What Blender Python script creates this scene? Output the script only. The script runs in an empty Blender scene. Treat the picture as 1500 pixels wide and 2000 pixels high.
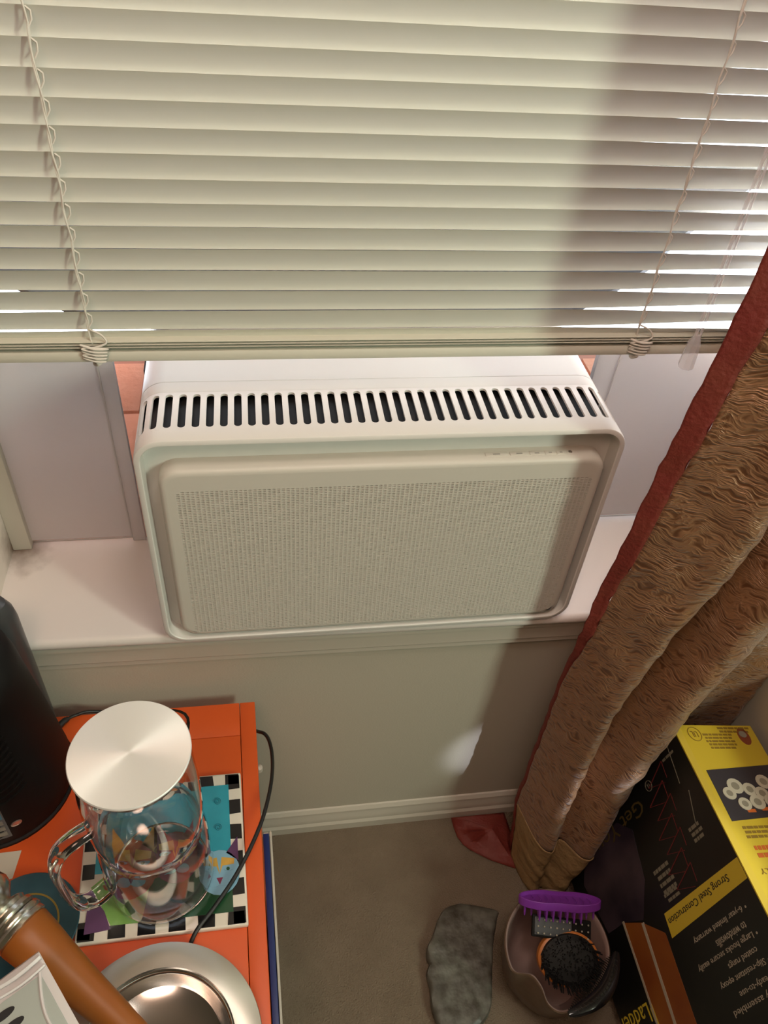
import bpy, bmesh, math, random
from mathutils import Vector, Matrix
random.seed(4)
C = bpy.context.scene.collection
PI = math.pi
scn = bpy.context.scene
# ---------------------------------------------------------------- camera
cam = bpy.data.cameras.new('camera'); co = bpy.data.objects.new('camera', cam); C.objects.link(co)
R_ = Vector((0.988107, -0.136198, 0.071374)); U_ = Vector((0.042003, 0.685591, 0.726774)); F_ = Vector((0.147918, 0.715133, -0.683158))
M = Matrix.Identity(4)
for i in range(3):
    M[i][0] = R_[i]; M[i][1] = U_[i]; M[i][2] = -F_[i]
M.translation = Vector((0.13414, -0.6676, 0.8594))
co.matrix_world = M
cam.sensor_fit = 'VERTICAL'; cam.sensor_height = 36; cam.lens = 1560.014 / 2000 * 36
cam.clip_start = .02
scn.camera = co
# ---------------------------------------------------------------- light
scn.view_settings.view_transform = 'Standard'; scn.view_settings.look = 'None'
scn.view_settings.gamma = 1; scn.view_settings.exposure = 0; scn.view_settings.use_curve_mapping = False
w = bpy.data.worlds.new('sky'); scn.world = w; w.use_nodes = True
w.node_tree.nodes['Background'].inputs[0].default_value = (.78, .88, 1, 1)
w.node_tree.nodes['Background'].inputs[1].default_value = 1.6
def light(name, typ, loc, energy, col, target=None, direction=None, **kw):
    d = bpy.data.lights.new(name, typ); d.energy = energy; d.color = col
    for k, v in kw.items(): setattr(d, k, v)
    o = bpy.data.objects.new(name, d); C.objects.link(o); o.location = loc
    if target is not None: direction = Vector(target) - Vector(loc)
    if direction is not None: o.rotation_euler = Vector(direction).to_track_quat('-Z', 'Y').to_euler()
    return o
SUN = light('sun', 'SUN', (-3, 2, 5), 76.0, (.96, .97, 1), direction=(.74, -.24, -.58), angle=.03)
KEY = light('side_window_daylight', 'AREA', (2.15, -2.0, 1.38), 40, (.86, 1, .82), target=(.35, 0, .2), shape='RECTANGLE', size=.30, size_y=.75)
SLIVER = light('side_window_sliver', 'SPOT', (2.0, -2.1, 1.0), 300, (.78, .84, 1), target=(.520, .03, -.385), spot_size=math.radians(3.4), spot_blend=.8, shadow_soft_size=.012)
CEIL = light('ceiling_lamp', 'AREA', (.35, -.50, 1.70), 7.5, (1, .86, .76), target=(.35, -.35, 0), shape='DISK', size=.35)
FILL = light('warm_fill_light', 'AREA', (-.15, -.95, 1.62), 7.5, (1, .66, .50), target=(.3, 0, .4), shape='DISK', size=.5)  # unseen warm fill added high in front of the window

# ---------------------------------------------------------------- materials
def nodes(m): return m.node_tree.nodes, m.node_tree.links
def mat(name, col, rough=.5, metal=0, spec=.5, bump=None, var=None, **kw):
    m = bpy.data.materials.new(name); m.use_nodes = True; N, L = nodes(m); b = N['Principled BSDF']
    b.inputs['Base Color'].default_value = (*col, 1); b.inputs['Roughness'].default_value = rough
    b.inputs['Metallic'].default_value = metal; b.inputs['Specular IOR Level'].default_value = spec
    for k, v in kw.items(): b.inputs[k].default_value = v
    tc = N.new('ShaderNodeTexCoord')
    if var:      # (scale, amount, second colour)
        n = N.new('ShaderNodeTexNoise'); n.inputs['Scale'].default_value = var[0]; n.inputs['Detail'].default_value = 4
        r = N.new('ShaderNodeValToRGB'); r.color_ramp.elements[0].position = .5 - var[1]; r.color_ramp.elements[1].position = .5 + var[1]
        r.color_ramp.elements[0].color = (*col, 1); r.color_ramp.elements[1].color = (*var[2], 1)
        L.new(tc.outputs['Object'], n.inputs['Vector']); L.new(n.outputs['Fac'], r.inputs['Fac']); L.new(r.outputs['Color'], b.inputs['Base Color'])
    if bump:     # (scale, strength, distance)
        n = N.new('ShaderNodeTexNoise'); n.inputs['Scale'].default_value = bump[0]; n.inputs['Detail'].default_value = 3
        bp = N.new('ShaderNodeBump'); bp.inputs['Strength'].default_value = bump[1]; bp.inputs['Distance'].default_value = bump[2]
        L.new(tc.outputs['Object'], n.inputs['Vector']); L.new(n.outputs['Fac'], bp.inputs['Height']); L.new(bp.outputs['Normal'], b.inputs['Normal'])
    return m
AC_W = mat('ac_plastic', (.71, .69, .65), .42, bump=(900, .05, .0004))
AC_P = mat('ac_panel_plastic', (.61, .575, .51), .45)
AC_IN = mat('ac_dark_inside', (.008, .008, .008), .6)
AC_REAR = mat('ac_rear_metal', (.02, .018, .017), .5)
MARK = mat('grey_print', (.32, .30, .27), .6)
CHROME = mat('chrome', (.75, .75, .75), .15, 1)
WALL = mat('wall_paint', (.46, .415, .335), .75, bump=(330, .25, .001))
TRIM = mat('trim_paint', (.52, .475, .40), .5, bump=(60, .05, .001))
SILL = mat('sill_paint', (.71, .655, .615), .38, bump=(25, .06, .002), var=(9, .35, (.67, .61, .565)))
ROOMW = mat('far_wall_paint', (.30, .24, .18), .8)
CEILM = mat('ceiling_paint', (.36, .31, .25), .8)
BLIND = mat('blind_enamel', (.66, .645, .545), .33)
def thin(m, col, f):
    N, L = nodes(m); t = N.new('ShaderNodeBsdfTranslucent'); t.inputs['Color'].default_value = (*col, 1); mx = N.new('ShaderNodeMixShader'); mx.inputs[0].default_value = f
    L.new(N['Principled BSDF'].outputs[0], mx.inputs[1]); L.new(t.outputs[0], mx.inputs[2]); L.new(mx.outputs[0], N['Material Output'].inputs[0])
thin(BLIND, (.86, .90, 1.0), .040)
CORD = mat('cord', (.66, .62, .55), .7)
CARPET = mat('carpet', (.18, .138, .098), .95, spec=.1, bump=(420, .9, .004), var=(16, .3, (.235, .182, .132)))
ORANGE = mat('orange_paint', (.68, .10, .014), .42, bump=(70, .06, .001), var=(5, .4, (.62, .08, .012)))
CERAM = mat('tile_glaze_cream', (.72, .66, .56), .14)
BLACKG = mat('tile_glaze_black', (.010, .009, .010), .12)
def glaze(n, c): return mat(n, c, .15, var=(40, .4, tuple(x * .72 for x in c)))
TURQ = glaze('glaze_turquoise', (.03, .36, .47)); GREEN = glaze('glaze_green', (.22, .45, .10)); DGREEN = glaze('glaze_dark_green', (.02, .085, .035))
PURPLE = glaze('glaze_purple', (.12, .045, .13)); RUST = glaze('glaze_rust', (.42, .08, .035)); YEL = glaze('glaze_yellow', (.72, .42, .08))
LBLUE = glaze('glaze_light_blue', (.26, .50, .66)); MAUVE = glaze('glaze_mauve', (.22, .03, .08))
BLACKP = mat('black_plastic', (.006, .0055, .005), .6, spec=.25, bump=(900, .1, .0003))
GREYP = mat('dark_grey_plastic', (.055, .056, .058), .3)
STEEL = mat('brushed_steel', (.72, .69, .64), .28, 1)
MIRROR = mat('polished_steel', (.60, .58, .55), .12, 1)
PEWTER = mat('pewter', (.60, .58, .50), .25, 1, bump=(60, .25, .002))
WOOD = mat('amber_wood', (.34, .105, .014), .42, bump=(40, .05, .001), var=(12, .35, (.27, .075, .009)))
TEAL = mat('dark_teal_glaze', (.018, .05, .066), .25, var=(30, .3, (.03, .08, .10)))
GOLD = mat('gold_print', (.38, .24, .05), .3, .6)
PAPER = mat('paper', (.55, .50, .41), .8)
PACKW = mat('white_film', (.68, .64, .63), .28)
PACKG = mat('pale_grey_print', (.42, .46, .42), .35)
INK = mat('black_ink', (.012, .012, .013), .5)
CABLE = mat('black_cable', (.010, .010, .010), .45)
RED = mat('red_cloth', (.18, .029, .016), .6, bump=(160, .5, .003), var=(30, .3, (.17, .016, .012)))
TAN = mat('tan_cloth', (.31, .19, .085), .6, bump=(55, .7, .007))
YBOX = mat('yellow_card', (.62, .45, .035), .4); YBOX2 = mat('yellow_card_edge', (.58, .41, .04), .45)
KBOX = mat('black_card', (.008, .008, .007), .38)
KSMOKE = mat('smoke_print', (.012, .008, .018), .4, var=(14, .22, (.075, .05, .062)))
KORANGE = mat('window_print', (.30, .10, .014), .42, var=(10, .25, (.17, .03, .008)))
KWHITE = mat('white_print', (.40, .34, .26), .5); KGREY = mat('small_print', (.20, .18, .13), .5); KREDL = mat('red_line_print', (.16, .02, .02), .5)
KRED = mat('red_print', (.55, .12, .02), .5); KBROWN = mat('brown_print', (.25, .15, .02), .5); KEMB = mat('emblem_print', (.22, .05, .02), .5)
KPHOTO = mat('photo_print', (.035, .028, .036), .4); KDISC = mat('disc_print', (.50, .45, .36), .45); KDISC2 = mat('disc_print_dark', (.25, .22, .17), .45)
POT = mat('brown_pottery', (.085, .048, .026), .3, bump=(40, .15, .003), var=(18, .3, (.16, .10, .068)))
POTIN = mat('pink_pottery', (.36, .25, .22), .3, var=(18, .3, (.24, .16, .145)))
VIOLET = mat('violet_rubber', (.22, .035, .36), .45)
BRISTLE = mat('black_bristle', (.008, .008, .008), .6)
ORWOOD = mat('orange_wood', (.60, .20, .04), .35)
PADG = mat('brush_pad', (.10, .11, .12), .35)
BLUEB = mat('blue_cover', (.01, .028, .14), .35)
BRICK = mat('red_brick', (.80, .40, .27), .9, bump=(90, .5, .004), var=(30, .3, (.86, .48, .34)))
MORTAR = mat('mortar', (.50, .26, .2), .95)
CONC = mat('pale_concrete', (.46, .50, .56), .9, bump=(30, .3, .01))
CLEAR = None
def slab_mat():
    m = mat('mottled_stone', (.045, .037, .026), .45, bump=(40, .5, .006), var=(38, .15, (.14, .135, .112))); return m
STONE = slab_mat()
def glass(name, col=(1, 1, 1), rough=0.0):
    m = mat(name, col, rough); b = m.node_tree.nodes['Principled BSDF']; b.inputs['Transmission Weight'].default_value = 1; b.inputs['IOR'].default_value = 1.46
    return m
GLASS = glass('jug_glass'); 
def clear_mat():
    m = mat('clear_plastic', (.85, .83, .86), .2); N, L = nodes(m); t = N.new('ShaderNodeBsdfTransparent'); mx = N.new('ShaderNodeMixShader'); mx.inputs[0].default_value = .38
    L.new(t.outputs[0], mx.inputs[1]); L.new(N['Principled BSDF'].outputs[0], mx.inputs[2]); L.new(mx.outputs[0], N['Material Output'].inputs[0]); return m
CLEAR = clear_mat()
def pane_mat():
    m = bpy.data.materials.new('window_glass'); m.use_nodes = True; N, L = nodes(m); N.clear()
    o = N.new('ShaderNodeOutputMaterial'); mx = N.new('ShaderNodeMixShader'); t = N.new('ShaderNodeBsdfTransparent'); g = N.new('ShaderNodeBsdfGlossy')
    g.inputs['Roughness'].default_value = .02; mx.inputs[0].default_value = .05
    L.new(t.outputs[0], mx.inputs[1]); L.new(g.outputs[0], mx.inputs[2]); L.new(mx.outputs[0], o.inputs[0]); return m
PANE = pane_mat()
def panel_mat():                                     # thin white vinyl: lets some daylight through
    m = bpy.data.materials.new('white_vinyl'); m.use_nodes = True; N, L = nodes(m); b = N['Principled BSDF']
    b.inputs['Base Color'].default_value = (.72, .69, .67, 1); b.inputs['Roughness'].default_value = .45
    t = N.new('ShaderNodeBsdfTranslucent'); t.inputs['Color'].default_value = (.8, .78, .8, 1)
    mx = N.new('ShaderNodeMixShader'); mx.inputs[0].default_value = .30
    L.new(b.outputs[0], mx.inputs[1]); L.new(t.outputs[0], mx.inputs[2]); L.new(mx.outputs[0], N['Material Output'].inputs[0]); return m
VINYL = panel_mat()
def lid_mat():
    m = mat('spun_steel_lid', (.95, .94, .90), .48, .45, Anisotropic=.8)
    N, L = nodes(m); t = N.new('ShaderNodeTangent'); t.direction_type = 'RADIAL'; t.axis = 'Z'
    L.new(t.outputs[0], N['Principled BSDF'].inputs['Tangent']); return m
LID = lid_mat()
SPUN = lid_mat(); SPUN.name = 'spun_steel_rim'
SPUN.node_tree.nodes['Principled BSDF'].inputs['Metallic'].default_value = 1; SPUN.node_tree.nodes['Principled BSDF'].inputs['Base Color'].default_value = (.78, .74, .66, 1); SPUN.node_tree.nodes['Principled BSDF'].inputs['Roughness'].default_value = .38
def curtain_mat():
    m = bpy.data.materials.new('crinkled_gold_satin'); m.use_nodes = True; N, L = nodes(m); b = N['Principled BSDF']
    b.inputs['Roughness'].default_value = .34; b.inputs['Metallic'].default_value = .25
    b.inputs['Sheen Weight'].default_value = .25; b.inputs['Sheen Roughness'].default_value = .4
    uv = N.new('ShaderNodeUVMap'); mp = N.new('ShaderNodeMapping'); mp.inputs['Scale'].default_value = (30, 120, 1); mp.inputs['Rotation'].default_value = (0, 0, .25)
    wn = N.new('ShaderNodeTexNoise'); wn.inputs['Scale'].default_value = 20; wn.inputs['Detail'].default_value = 2
    mxv = N.new('ShaderNodeVectorMath'); mxv.operation = 'MULTIPLY_ADD'; mxv.inputs[1].default_value = (.05, .05, 0)
    L.new(uv.outputs[0], wn.inputs['Vector']); L.new(wn.outputs['Color'], mxv.inputs[0]); L.new(uv.outputs[0], mxv.inputs[2]); L.new(mxv.outputs[0], mp.inputs['Vector'])
    n = N.new('ShaderNodeTexNoise'); n.noise_type = 'RIDGED_MULTIFRACTAL'; n.inputs['Scale'].default_value = 1.6; n.inputs['Detail'].default_value = 2; n.inputs['Roughness'].default_value = .5
    n.inputs['Offset'].default_value = 1.0; n.inputs['Gain'].default_value = 2.0
    L.new(mp.outputs[0], n.inputs['Vector'])
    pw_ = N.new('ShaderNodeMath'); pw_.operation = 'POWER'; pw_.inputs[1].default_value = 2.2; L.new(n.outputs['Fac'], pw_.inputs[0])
    mk = N.new('ShaderNodeTexNoise'); mk.inputs['Scale'].default_value = 26; mk.inputs['Detail'].default_value = 2; L.new(uv.outputs[0], mk.inputs['Vector'])
    mr = N.new('ShaderNodeMapRange'); mr.inputs['From Min'].default_value = .36; mr.inputs['From Max'].default_value = .64; mr.inputs['To Min'].default_value = .45; L.new(mk.outputs['Fac'], mr.inputs['Value'])
    ml = N.new('ShaderNodeMath'); ml.operation = 'MULTIPLY'; L.new(pw_.outputs[0], ml.inputs[0]); L.new(mr.outputs[0], ml.inputs[1])
    bp = N.new('ShaderNodeBump'); bp.inputs['Strength'].default_value = .5; bp.inputs['Distance'].default_value = .0014
    L.new(ml.outputs[0], bp.inputs['Height']); L.new(bp.outputs[0], b.inputs['Normal'])
    r = N.new('ShaderNodeValToRGB'); r.color_ramp.elements[0].color = (.135, .052, .019, 1); r.color_ramp.elements[1].color = (.31, .155, .075, 1)  # crinkle ridges lighter: highlights put into the cloth colour
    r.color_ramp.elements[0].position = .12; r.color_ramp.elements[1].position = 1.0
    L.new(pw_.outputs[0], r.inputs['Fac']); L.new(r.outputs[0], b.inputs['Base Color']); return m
GOLDC = curtain_mat()
def stain(m, base):                                  # old damp stain low in the back corner of the opening
    N, L = nodes(m)
    g = N.new('ShaderNodeNewGeometry'); d = N.new('ShaderNodeVectorMath'); d.operation = 'DISTANCE'; d.inputs[1].default_value = (-.225, .197, 0)
    n = N.new('ShaderNodeTexNoise'); n.inputs['Scale'].default_value = 38; n.inputs['Detail'].default_value = 4
    mm = N.new('ShaderNodeMath'); mm.operation = 'MULTIPLY_ADD'; mm.inputs[1].default_value = .06
    L.new(g.outputs['Position'], d.inputs[0]); L.new(g.outputs['Position'], n.inputs['Vector']); L.new(n.outputs['Fac'], mm.inputs[0]); L.new(d.outputs['Value'], mm.inputs[2])
    r = N.new('ShaderNodeValToRGB'); r.color_ramp.elements[0].position = .036; r.color_ramp.elements[1].position = .095
    r.color_ramp.elements[0].color = (.12, .065, .035, 1); r.color_ramp.elements[1].color = (*base, 1)
    L.new(mm.outputs[0], r.inputs['Fac']); L.new(r.outputs[0], N['Principled BSDF'].inputs['Base Color']); return m
REVEAL = stain(mat('reveal_paint', (.72, .63, .56), .55), (.72, .63, .56))
SILL = stain(mat('sill_paint_stained', (.70, .64, .60), .38, bump=(25, .06, .002)), (.70, .64, .60))

# ---------------------------------------------------------------- mesh helpers
class MB:
    def __init__(s): s.v = []; s.f = []; s.mi = []; s.uv = None
    def add(s, vs, fs, mi=0):
        o = len(s.v); s.v += [tuple(v) for v in vs]; s.f += [tuple(i + o for i in f) for f in fs]; s.mi += [mi] * len(fs); return s
    def box(s, x0, x1, y0, y1, z0, z1, mi=0):
        return s.add([(x0, y0, z0), (x1, y0, z0), (x1, y1, z0), (x0, y1, z0), (x0, y0, z1), (x1, y0, z1), (x1, y1, z1), (x0, y1, z1)],
                     [(0, 3, 2, 1), (4, 5, 6, 7), (0, 1, 5, 4), (1, 2, 6, 5), (2, 3, 7, 6), (3, 0, 4, 7)], mi)
    def obox(s, o, u, v, wv, lu, lv, lw, mi=0):      # oriented box from corner o
        o = Vector(o); a = Vector(u) * lu; b = Vector(v) * lv; c = Vector(wv) * lw
        return s.add([o, o + a, o + a + b, o + b, o + c, o + a + c, o + a + b + c, o + b + c],
                     [(0, 3, 2, 1), (4, 5, 6, 7), (0, 1, 5, 4), (1, 2, 6, 5), (2, 3, 7, 6), (3, 0, 4, 7)], mi)
    def prism(s, poly, ex, mi=0):                    # poly of 3-D points swept by vector ex
        n = len(poly); ex = Vector(ex); vs = [Vector(p) for p in poly] + [Vector(p) + ex for p in poly]
        return s.add(vs, [tuple(range(n))[::-1], tuple(range(n, 2 * n))] + [(i, (i + 1) % n, n + (i + 1) % n, n + i) for i in range(n)], mi)
    def loft(s, rings, mi=0, cap0=True, cap1=True):
        n = len(rings[0]); vs = [p for r in rings for p in r]; fs = []
        for k in range(len(rings) - 1):
            for i in range(n):
                j = (i + 1) % n; fs.append((k * n + i, k * n + j, (k + 1) * n + j, (k + 1) * n + i))
        if cap0: fs.append(tuple(range(n))[::-1])
        if cap1: fs.append(tuple((len(rings) - 1) * n + i for i in range(n)))
        return s.add(vs, fs, mi)
    def lathe(s, c, prof, n=48, mi=0, cap0=True, cap1=True):
        return s.loft([[(c[0] + r * math.cos(2 * PI * i / n), c[1] + r * math.sin(2 * PI * i / n), c[2] + z) for i in range(n)] for r, z in prof], mi, cap0, cap1)
    def tube(s, pts, rad, n=8, mi=0, caps=True):
        pts = [Vector(p) for p in pts]; rings = []; up = None
        for i, p in enumerate(pts):
            t = (pts[min(i + 1, len(pts) - 1)] - pts[max(i - 1, 0)]).normalized()
            if up is None: up = t.orthogonal().normalized()
            up = (up - t * up.dot(t)).normalized(); b = t.cross(up); r = rad[i] if isinstance(rad, (list, tuple)) else rad
            rings.append([p + (up * math.cos(2 * PI * k / n) + b * math.sin(2 * PI * k / n)) * r for k in range(n)])
        return s.loft(rings, mi, caps, caps)
    def grid(s, rows, mi=0):
        n = len(rows[0]); vs = [p for r in rows for p in r]
        return s.add(vs, [(k * n + i, k * n + i + 1, (k + 1) * n + i + 1, (k + 1) * n + i) for k in range(len(rows) - 1) for i in range(n - 1)], mi)
    def build(s, name, mats, parent=None, smooth=None, bevel=0, seg=2, fix=True):
        me = bpy.data.meshes.new(name); off = Vector(parent.get('base', (0, 0, 0))) if parent else Vector()
        me.from_pydata([Vector(v) - off for v in s.v], [], s.f)
        if not isinstance(mats, (list, tuple)): mats = [mats]
        for m in mats: me.materials.append(m)
        me.polygons.foreach_set('material_index', s.mi)
        bm = bmesh.new(); bm.from_mesh(me)
        if fix: bmesh.ops.recalc_face_normals(bm, faces=bm.faces)
        if bevel:
            es = [e for e in bm.edges if len(e.link_faces) == 2 and e.calc_face_angle(0) > .6]
            bmesh.ops.bevel(bm, geom=es, offset=bevel, segments=seg, affect='EDGES', profile=.6, clamp_overlap=True)
        bm.to_mesh(me); bm.free()
        o = bpy.data.objects.new(name, me); C.objects.link(o)
        if parent:
            o.parent = parent; o['base'] = tuple(off)
        if smooth is not None or bevel:
            me.polygons.foreach_set('use_smooth', [True] * len(me.polygons))
            try: me.set_sharp_from_angle(angle=smooth or .7)
            except Exception: pass
        me.update(); return o
def thing(name, label, cat, loc, group=None):
    o = bpy.data.objects.new(name, None); C.objects.link(o); o.location = loc; o['base'] = tuple(loc)
    o.empty_display_size = .02; o['label'] = label; o['category'] = cat
    if group: o['group'] = group
    return o
def tag(o, label, cat, group=None):
    o['label'] = label; o['category'] = cat
    if group: o['group'] = group
    return o
def struct(o, label=None):
    o['kind'] = 'structure'
    if label: o['label'] = label
    return o
def stuff(o): o['kind'] = 'stuff'; return o
def rrect(cx, cz, w_, h_, r, n=6):
    pts = []
    for (sx, sz, a0) in ((1, 1, 0), (-1, 1, 90), (-1, -1, 180), (1, -1, 270)):
        for k in range(n + 1):
            a = math.radians(a0 + 90 * k / n); pts.append((cx + sx * (w_ / 2 - r) + r * math.cos(a), cz + sz * (h_ / 2 - r) + r * math.sin(a)))
    return pts
def smoothpath(pts, n=6):
    P = [Vector(p) for p in pts]; out = []
    for i in range(len(P) - 1):
        p0, p1, p2, p3 = P[max(i - 1, 0)], P[i], P[i + 1], P[min(i + 2, len(P) - 1)]
        for k in range(n):
            t = k / n; out.append(.5 * ((2 * p1) + (p2 - p0) * t + (2 * p0 - 5 * p1 + 4 * p2 - p3) * t * t + (3 * p1 - p0 - 3 * p2 + p3) * t ** 3))
    out.append(P[-1]); return out
def text(body, o, rd, up, length, height, m, parent, name='lettering', lift=.0006):
    cu = bpy.data.curves.new(name, 'FONT'); cu.body = body; cu.size = 1; cu.resolution_u = 2; cu.extrude = .01
    t = bpy.data.objects.new(name, cu); C.objects.link(t); cu.materials.append(m)
    bpy.context.view_layer.update(); d = t.dimensions
    rd = Vector(rd).normalized(); up = Vector(up).normalized(); nn = rd.cross(up)
    sx = length / d.x; sy = height / d.y
    mw = Matrix.Identity(4)
    for i in range(3): mw[i][0] = rd[i] * sx; mw[i][1] = up[i] * sy; mw[i][2] = nn[i] * .02
    mw.translation = Vector(o) + nn * lift - Vector(parent['base'])
    dg = bpy.context.evaluated_depsgraph_get(); me = bpy.data.meshes.new_from_object(t.evaluated_get(dg)); me.transform(mw)
    bpy.data.objects.remove(t); bpy.data.curves.remove(cu)
    me.materials.clear(); me.materials.append(m)
    q = bpy.data.objects.new(name, me); C.objects.link(q); q.parent = parent; q['base'] = parent['base']; return q

ZF = -.62; WY = .03; XL = -.225; XR = .88; ZS = -.003
# ================================================================ SETTING
RX0, RX1, RY0, ZC = -2.0, 2.3, -3.2, 1.78
struct(MB().box(RX0 - .1, RX1 + .1, RY0 - .1, .22, ZF - .1, ZF).build('floor', CARPET), 'beige brown carpeted floor')
struct(MB().box(RX0 - .1, RX1 + .1, RY0 - .1, .22, ZC, ZC + .1).build('ceiling', CEILM))
mb = MB()                                            # window wall around the opening
ZT = 1.35
mb.box(RX0, XL - .002, WY, .23, ZF, ZC).box(XR + .002, RX1, WY, .23, ZF, ZC).box(XL - .002, XR + .002, WY, .23, ZF, ZS - .03).box(XL - .002, XR + .002, WY, .23, ZT, ZC)
struct(mb.build('wall_back', WALL), 'beige painted wall under the window')
struct(MB().box(RX0 - .1, RX0, RY0, .23, ZF, ZC).build('wall_left', ROOMW))
struct(MB().box(RX0, RX1, RY0 - .1, RY0, ZF, ZC).build('wall_front', ROOMW))
mb = MB().box(RX1, RX1 + .1, RY0, -.36, ZF, ZC).box(.916, RX1 + .1, -.36, WY, ZF, -.12)
struct(mb.build('wall_right', WALL), 'wall on the right with a low ledge beside the box')
mb = MB().box(XL - .002, XL, WY, .222, ZS, ZT); mb.box(XR, XR + .002, WY, .222, ZS, ZT); mb.box(XL, XR, WY, .222, ZT - .002, ZT)
struct(mb.build('trim_1', REVEAL), 'painted reveal of the window opening with a brown stain')
# sill with rounded nosing, slightly out of square as in the photo
def sill_y(x): return .0155 - .016 * (x + .2)
prof = [(0.0, .222 - 0.0)]
rows = []
for x in (XL - .16, 0, .3, .6, XR + .12):
    y0 = sill_y(x); r = .0095
    row = [(x, .204, ZS), (x, y0 + r, ZS)] + [(x, y0 + r - r * math.sin(a), ZS - r + r * math.cos(a)) for a in [PI * k / 10 for k in range(1, 11)]] + [(x, .0285, ZS - 2 * r), (x, .204, ZS - 2 * r)]
    rows.append(row)
mb = MB(); mb.loft([[(max(XL, min(XR, p[0])) if p[1] > .029 else p[0], p[1], p[2]) for p in r] for r in rows])
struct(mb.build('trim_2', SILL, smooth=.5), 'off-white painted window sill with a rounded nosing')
mb = MB()
ap = [(.0295, ZS - .019), (.0185, ZS - .019), (.0165, ZS - .024), (.0165, ZS - .031), (.021, ZS - .036), (.021, ZS - .062), (.0235, ZS - .066), (.0235, ZS - .074), (.0295, ZS - .078)]
mb.loft([[(x, y - .012 * (x - .28), z) for y, z in ap] for x in (XL - .12, XR + .10)])
struct(mb.build('trim_3', TRIM, smooth=.5), 'painted moulding under the sill')
bp_ = [(WY, ZF), (WY - .014, ZF), (WY - .014, ZF + .020), (WY - .0105, ZF + .026), (WY - .0105, ZF + .040), (WY - .0075, ZF + .046), (WY - .0075, ZF + .056), (WY - .003, ZF + .063), (WY, ZF + .064)]
mb = MB(); mb.loft([[(x, y, z) for y, z in bp_] for x in (RX0, .916)])
struct(mb.build('baseboard_back', TRIM, smooth=.5), 'moulded baseboard along the wall under the window')

# window: frame, sash glass, filler panels beside the air conditioner
win = bpy.data.objects.new('window_1', None); C.objects.link(win); win['kind'] = 'structure'; win['base'] = (0, 0, 0); win['label'] = 'window with white filler panels either side of the air conditioner'
mb = MB(); mb.box(XL, XL + .026, .188, .222, ZS, ZT); mb.box(XR - .026, XR, .188, .222, ZS, ZT)
mb.build('window_frame', TRIM, win, bevel=.002)
for x0, x1 in ((XL + .020, -.0585), (.613, XR - .020)):
    mb = MB(); mb.box(x0, x1, .198, .2015, .0055, .341); mb.build('filler_panel', VINYL, win)
for x0, x1, xr in ((-.0585, -.0405, -.0592), (.583, .613, .6135)):
    mb = MB().box(x0, x1, .196, .206, ZS + .0005, .341); mb.box(xr - .0012, xr + .0012, .1945, .198, .0055, .341)
    mb.build('panel_rail', VINYL, win, bevel=.0012)
for x0, x1 in ((XL + .026, -.0585), (.613, XR - .026)):
    MB().box(x0, x1, .2030, .2055, ZS - .01, ZS + .0008).build('sill_channel', TRIM, win)
mb = MB().box(XL + .026, XR - .026, .2155, .2195, .3395, ZT); mb.build('glass_pane', PANE, win)

# outside: brick ledge, pale ground
led = bpy.data.objects.new('trim_4', None); C.objects.link(led); led['kind'] = 'structure'; led['base'] = (0, .24, -.06); led.location = (0, .24, -.06); led['label'] = 'red brick ledge outside the window'
MB().box(-.62, 1.22, .206, .70, ZS - .0298, -.016).build('mortar_bed', MORTAR, led)
bm0 = MB().box(.003, .067, .208, .360, -.030, -.006).build('brick', BRICK, led, bevel=.003)
for j in range(3):
    for k in range(-8, 16):
        b = bm0 if (k == 0 and j == 0) else bm0.copy()
        if k or j: C.objects.link(b)
        b.location.x = k * .072 + .036 * (j % 2); b.location.y = j * .157; b.location.z = random.uniform(-.002, .002)
MB().box(-.60, 1.20, .24, .69, -1.25, ZS - .030).build('outer_wall', BRICK, led)
struct(MB().box(-1.1, -.7, .23, 1.25, -1.2, 1.565).box(-1.1, 2.0, .23, .42, 1.40, 1.45).box(.02, .60, .95, 1.45, -1.2, 1.0).build('sun_block_walls', mat('sun_block_render', (.55, .36, .28), .9)), 'unseen wing, eave and low wall added to shade the bricks and blind')  # unseen blocks added to keep sun off the bricks and limit blind glow
struct(MB().box(-8, 8, .72, 14, -1.3, -1.2).build('ground_outside', CONC), 'pale sunlit paving outside')

# ================================================================ AIR CONDITIONER
W, H = .546, .335
ac = thing('air_conditioner', 'white window air conditioner with slotted top and perforated front, on the sill', 'air conditioner', (W / 2, 0, 0))
RC = .030
def outline(w_, h_, r, y, cx=W / 2, cz=H / 2, n=8): return [(x, y, z) for x, z in rrect(cx, cz, w_, h_, r, n)]
Y1, Y2, YB = .0195, .0870, .262
# housing front hoop: rim with an inner recess
mb = MB()
mb.loft([outline(W, H, RC, Y1 + .0, n=8), outline(W, H, RC, .0035), outline(W - .0016, H - .0016, RC - .0008, .0008), outline(W - .004, H - .004, RC - .002, 0), outline(W - .0125, H - .0125, RC - .006, 0),
         outline(W - .0145, H - .0145, RC - .007, .0012), outline(W - .016, H - .016, RC - .008, .022), outline(W - .030, H - .030, RC - .012, .0235)], cap0=False, cap1=True)
mb.build('front_rim', AC_W, ac, smooth=.6)
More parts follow.
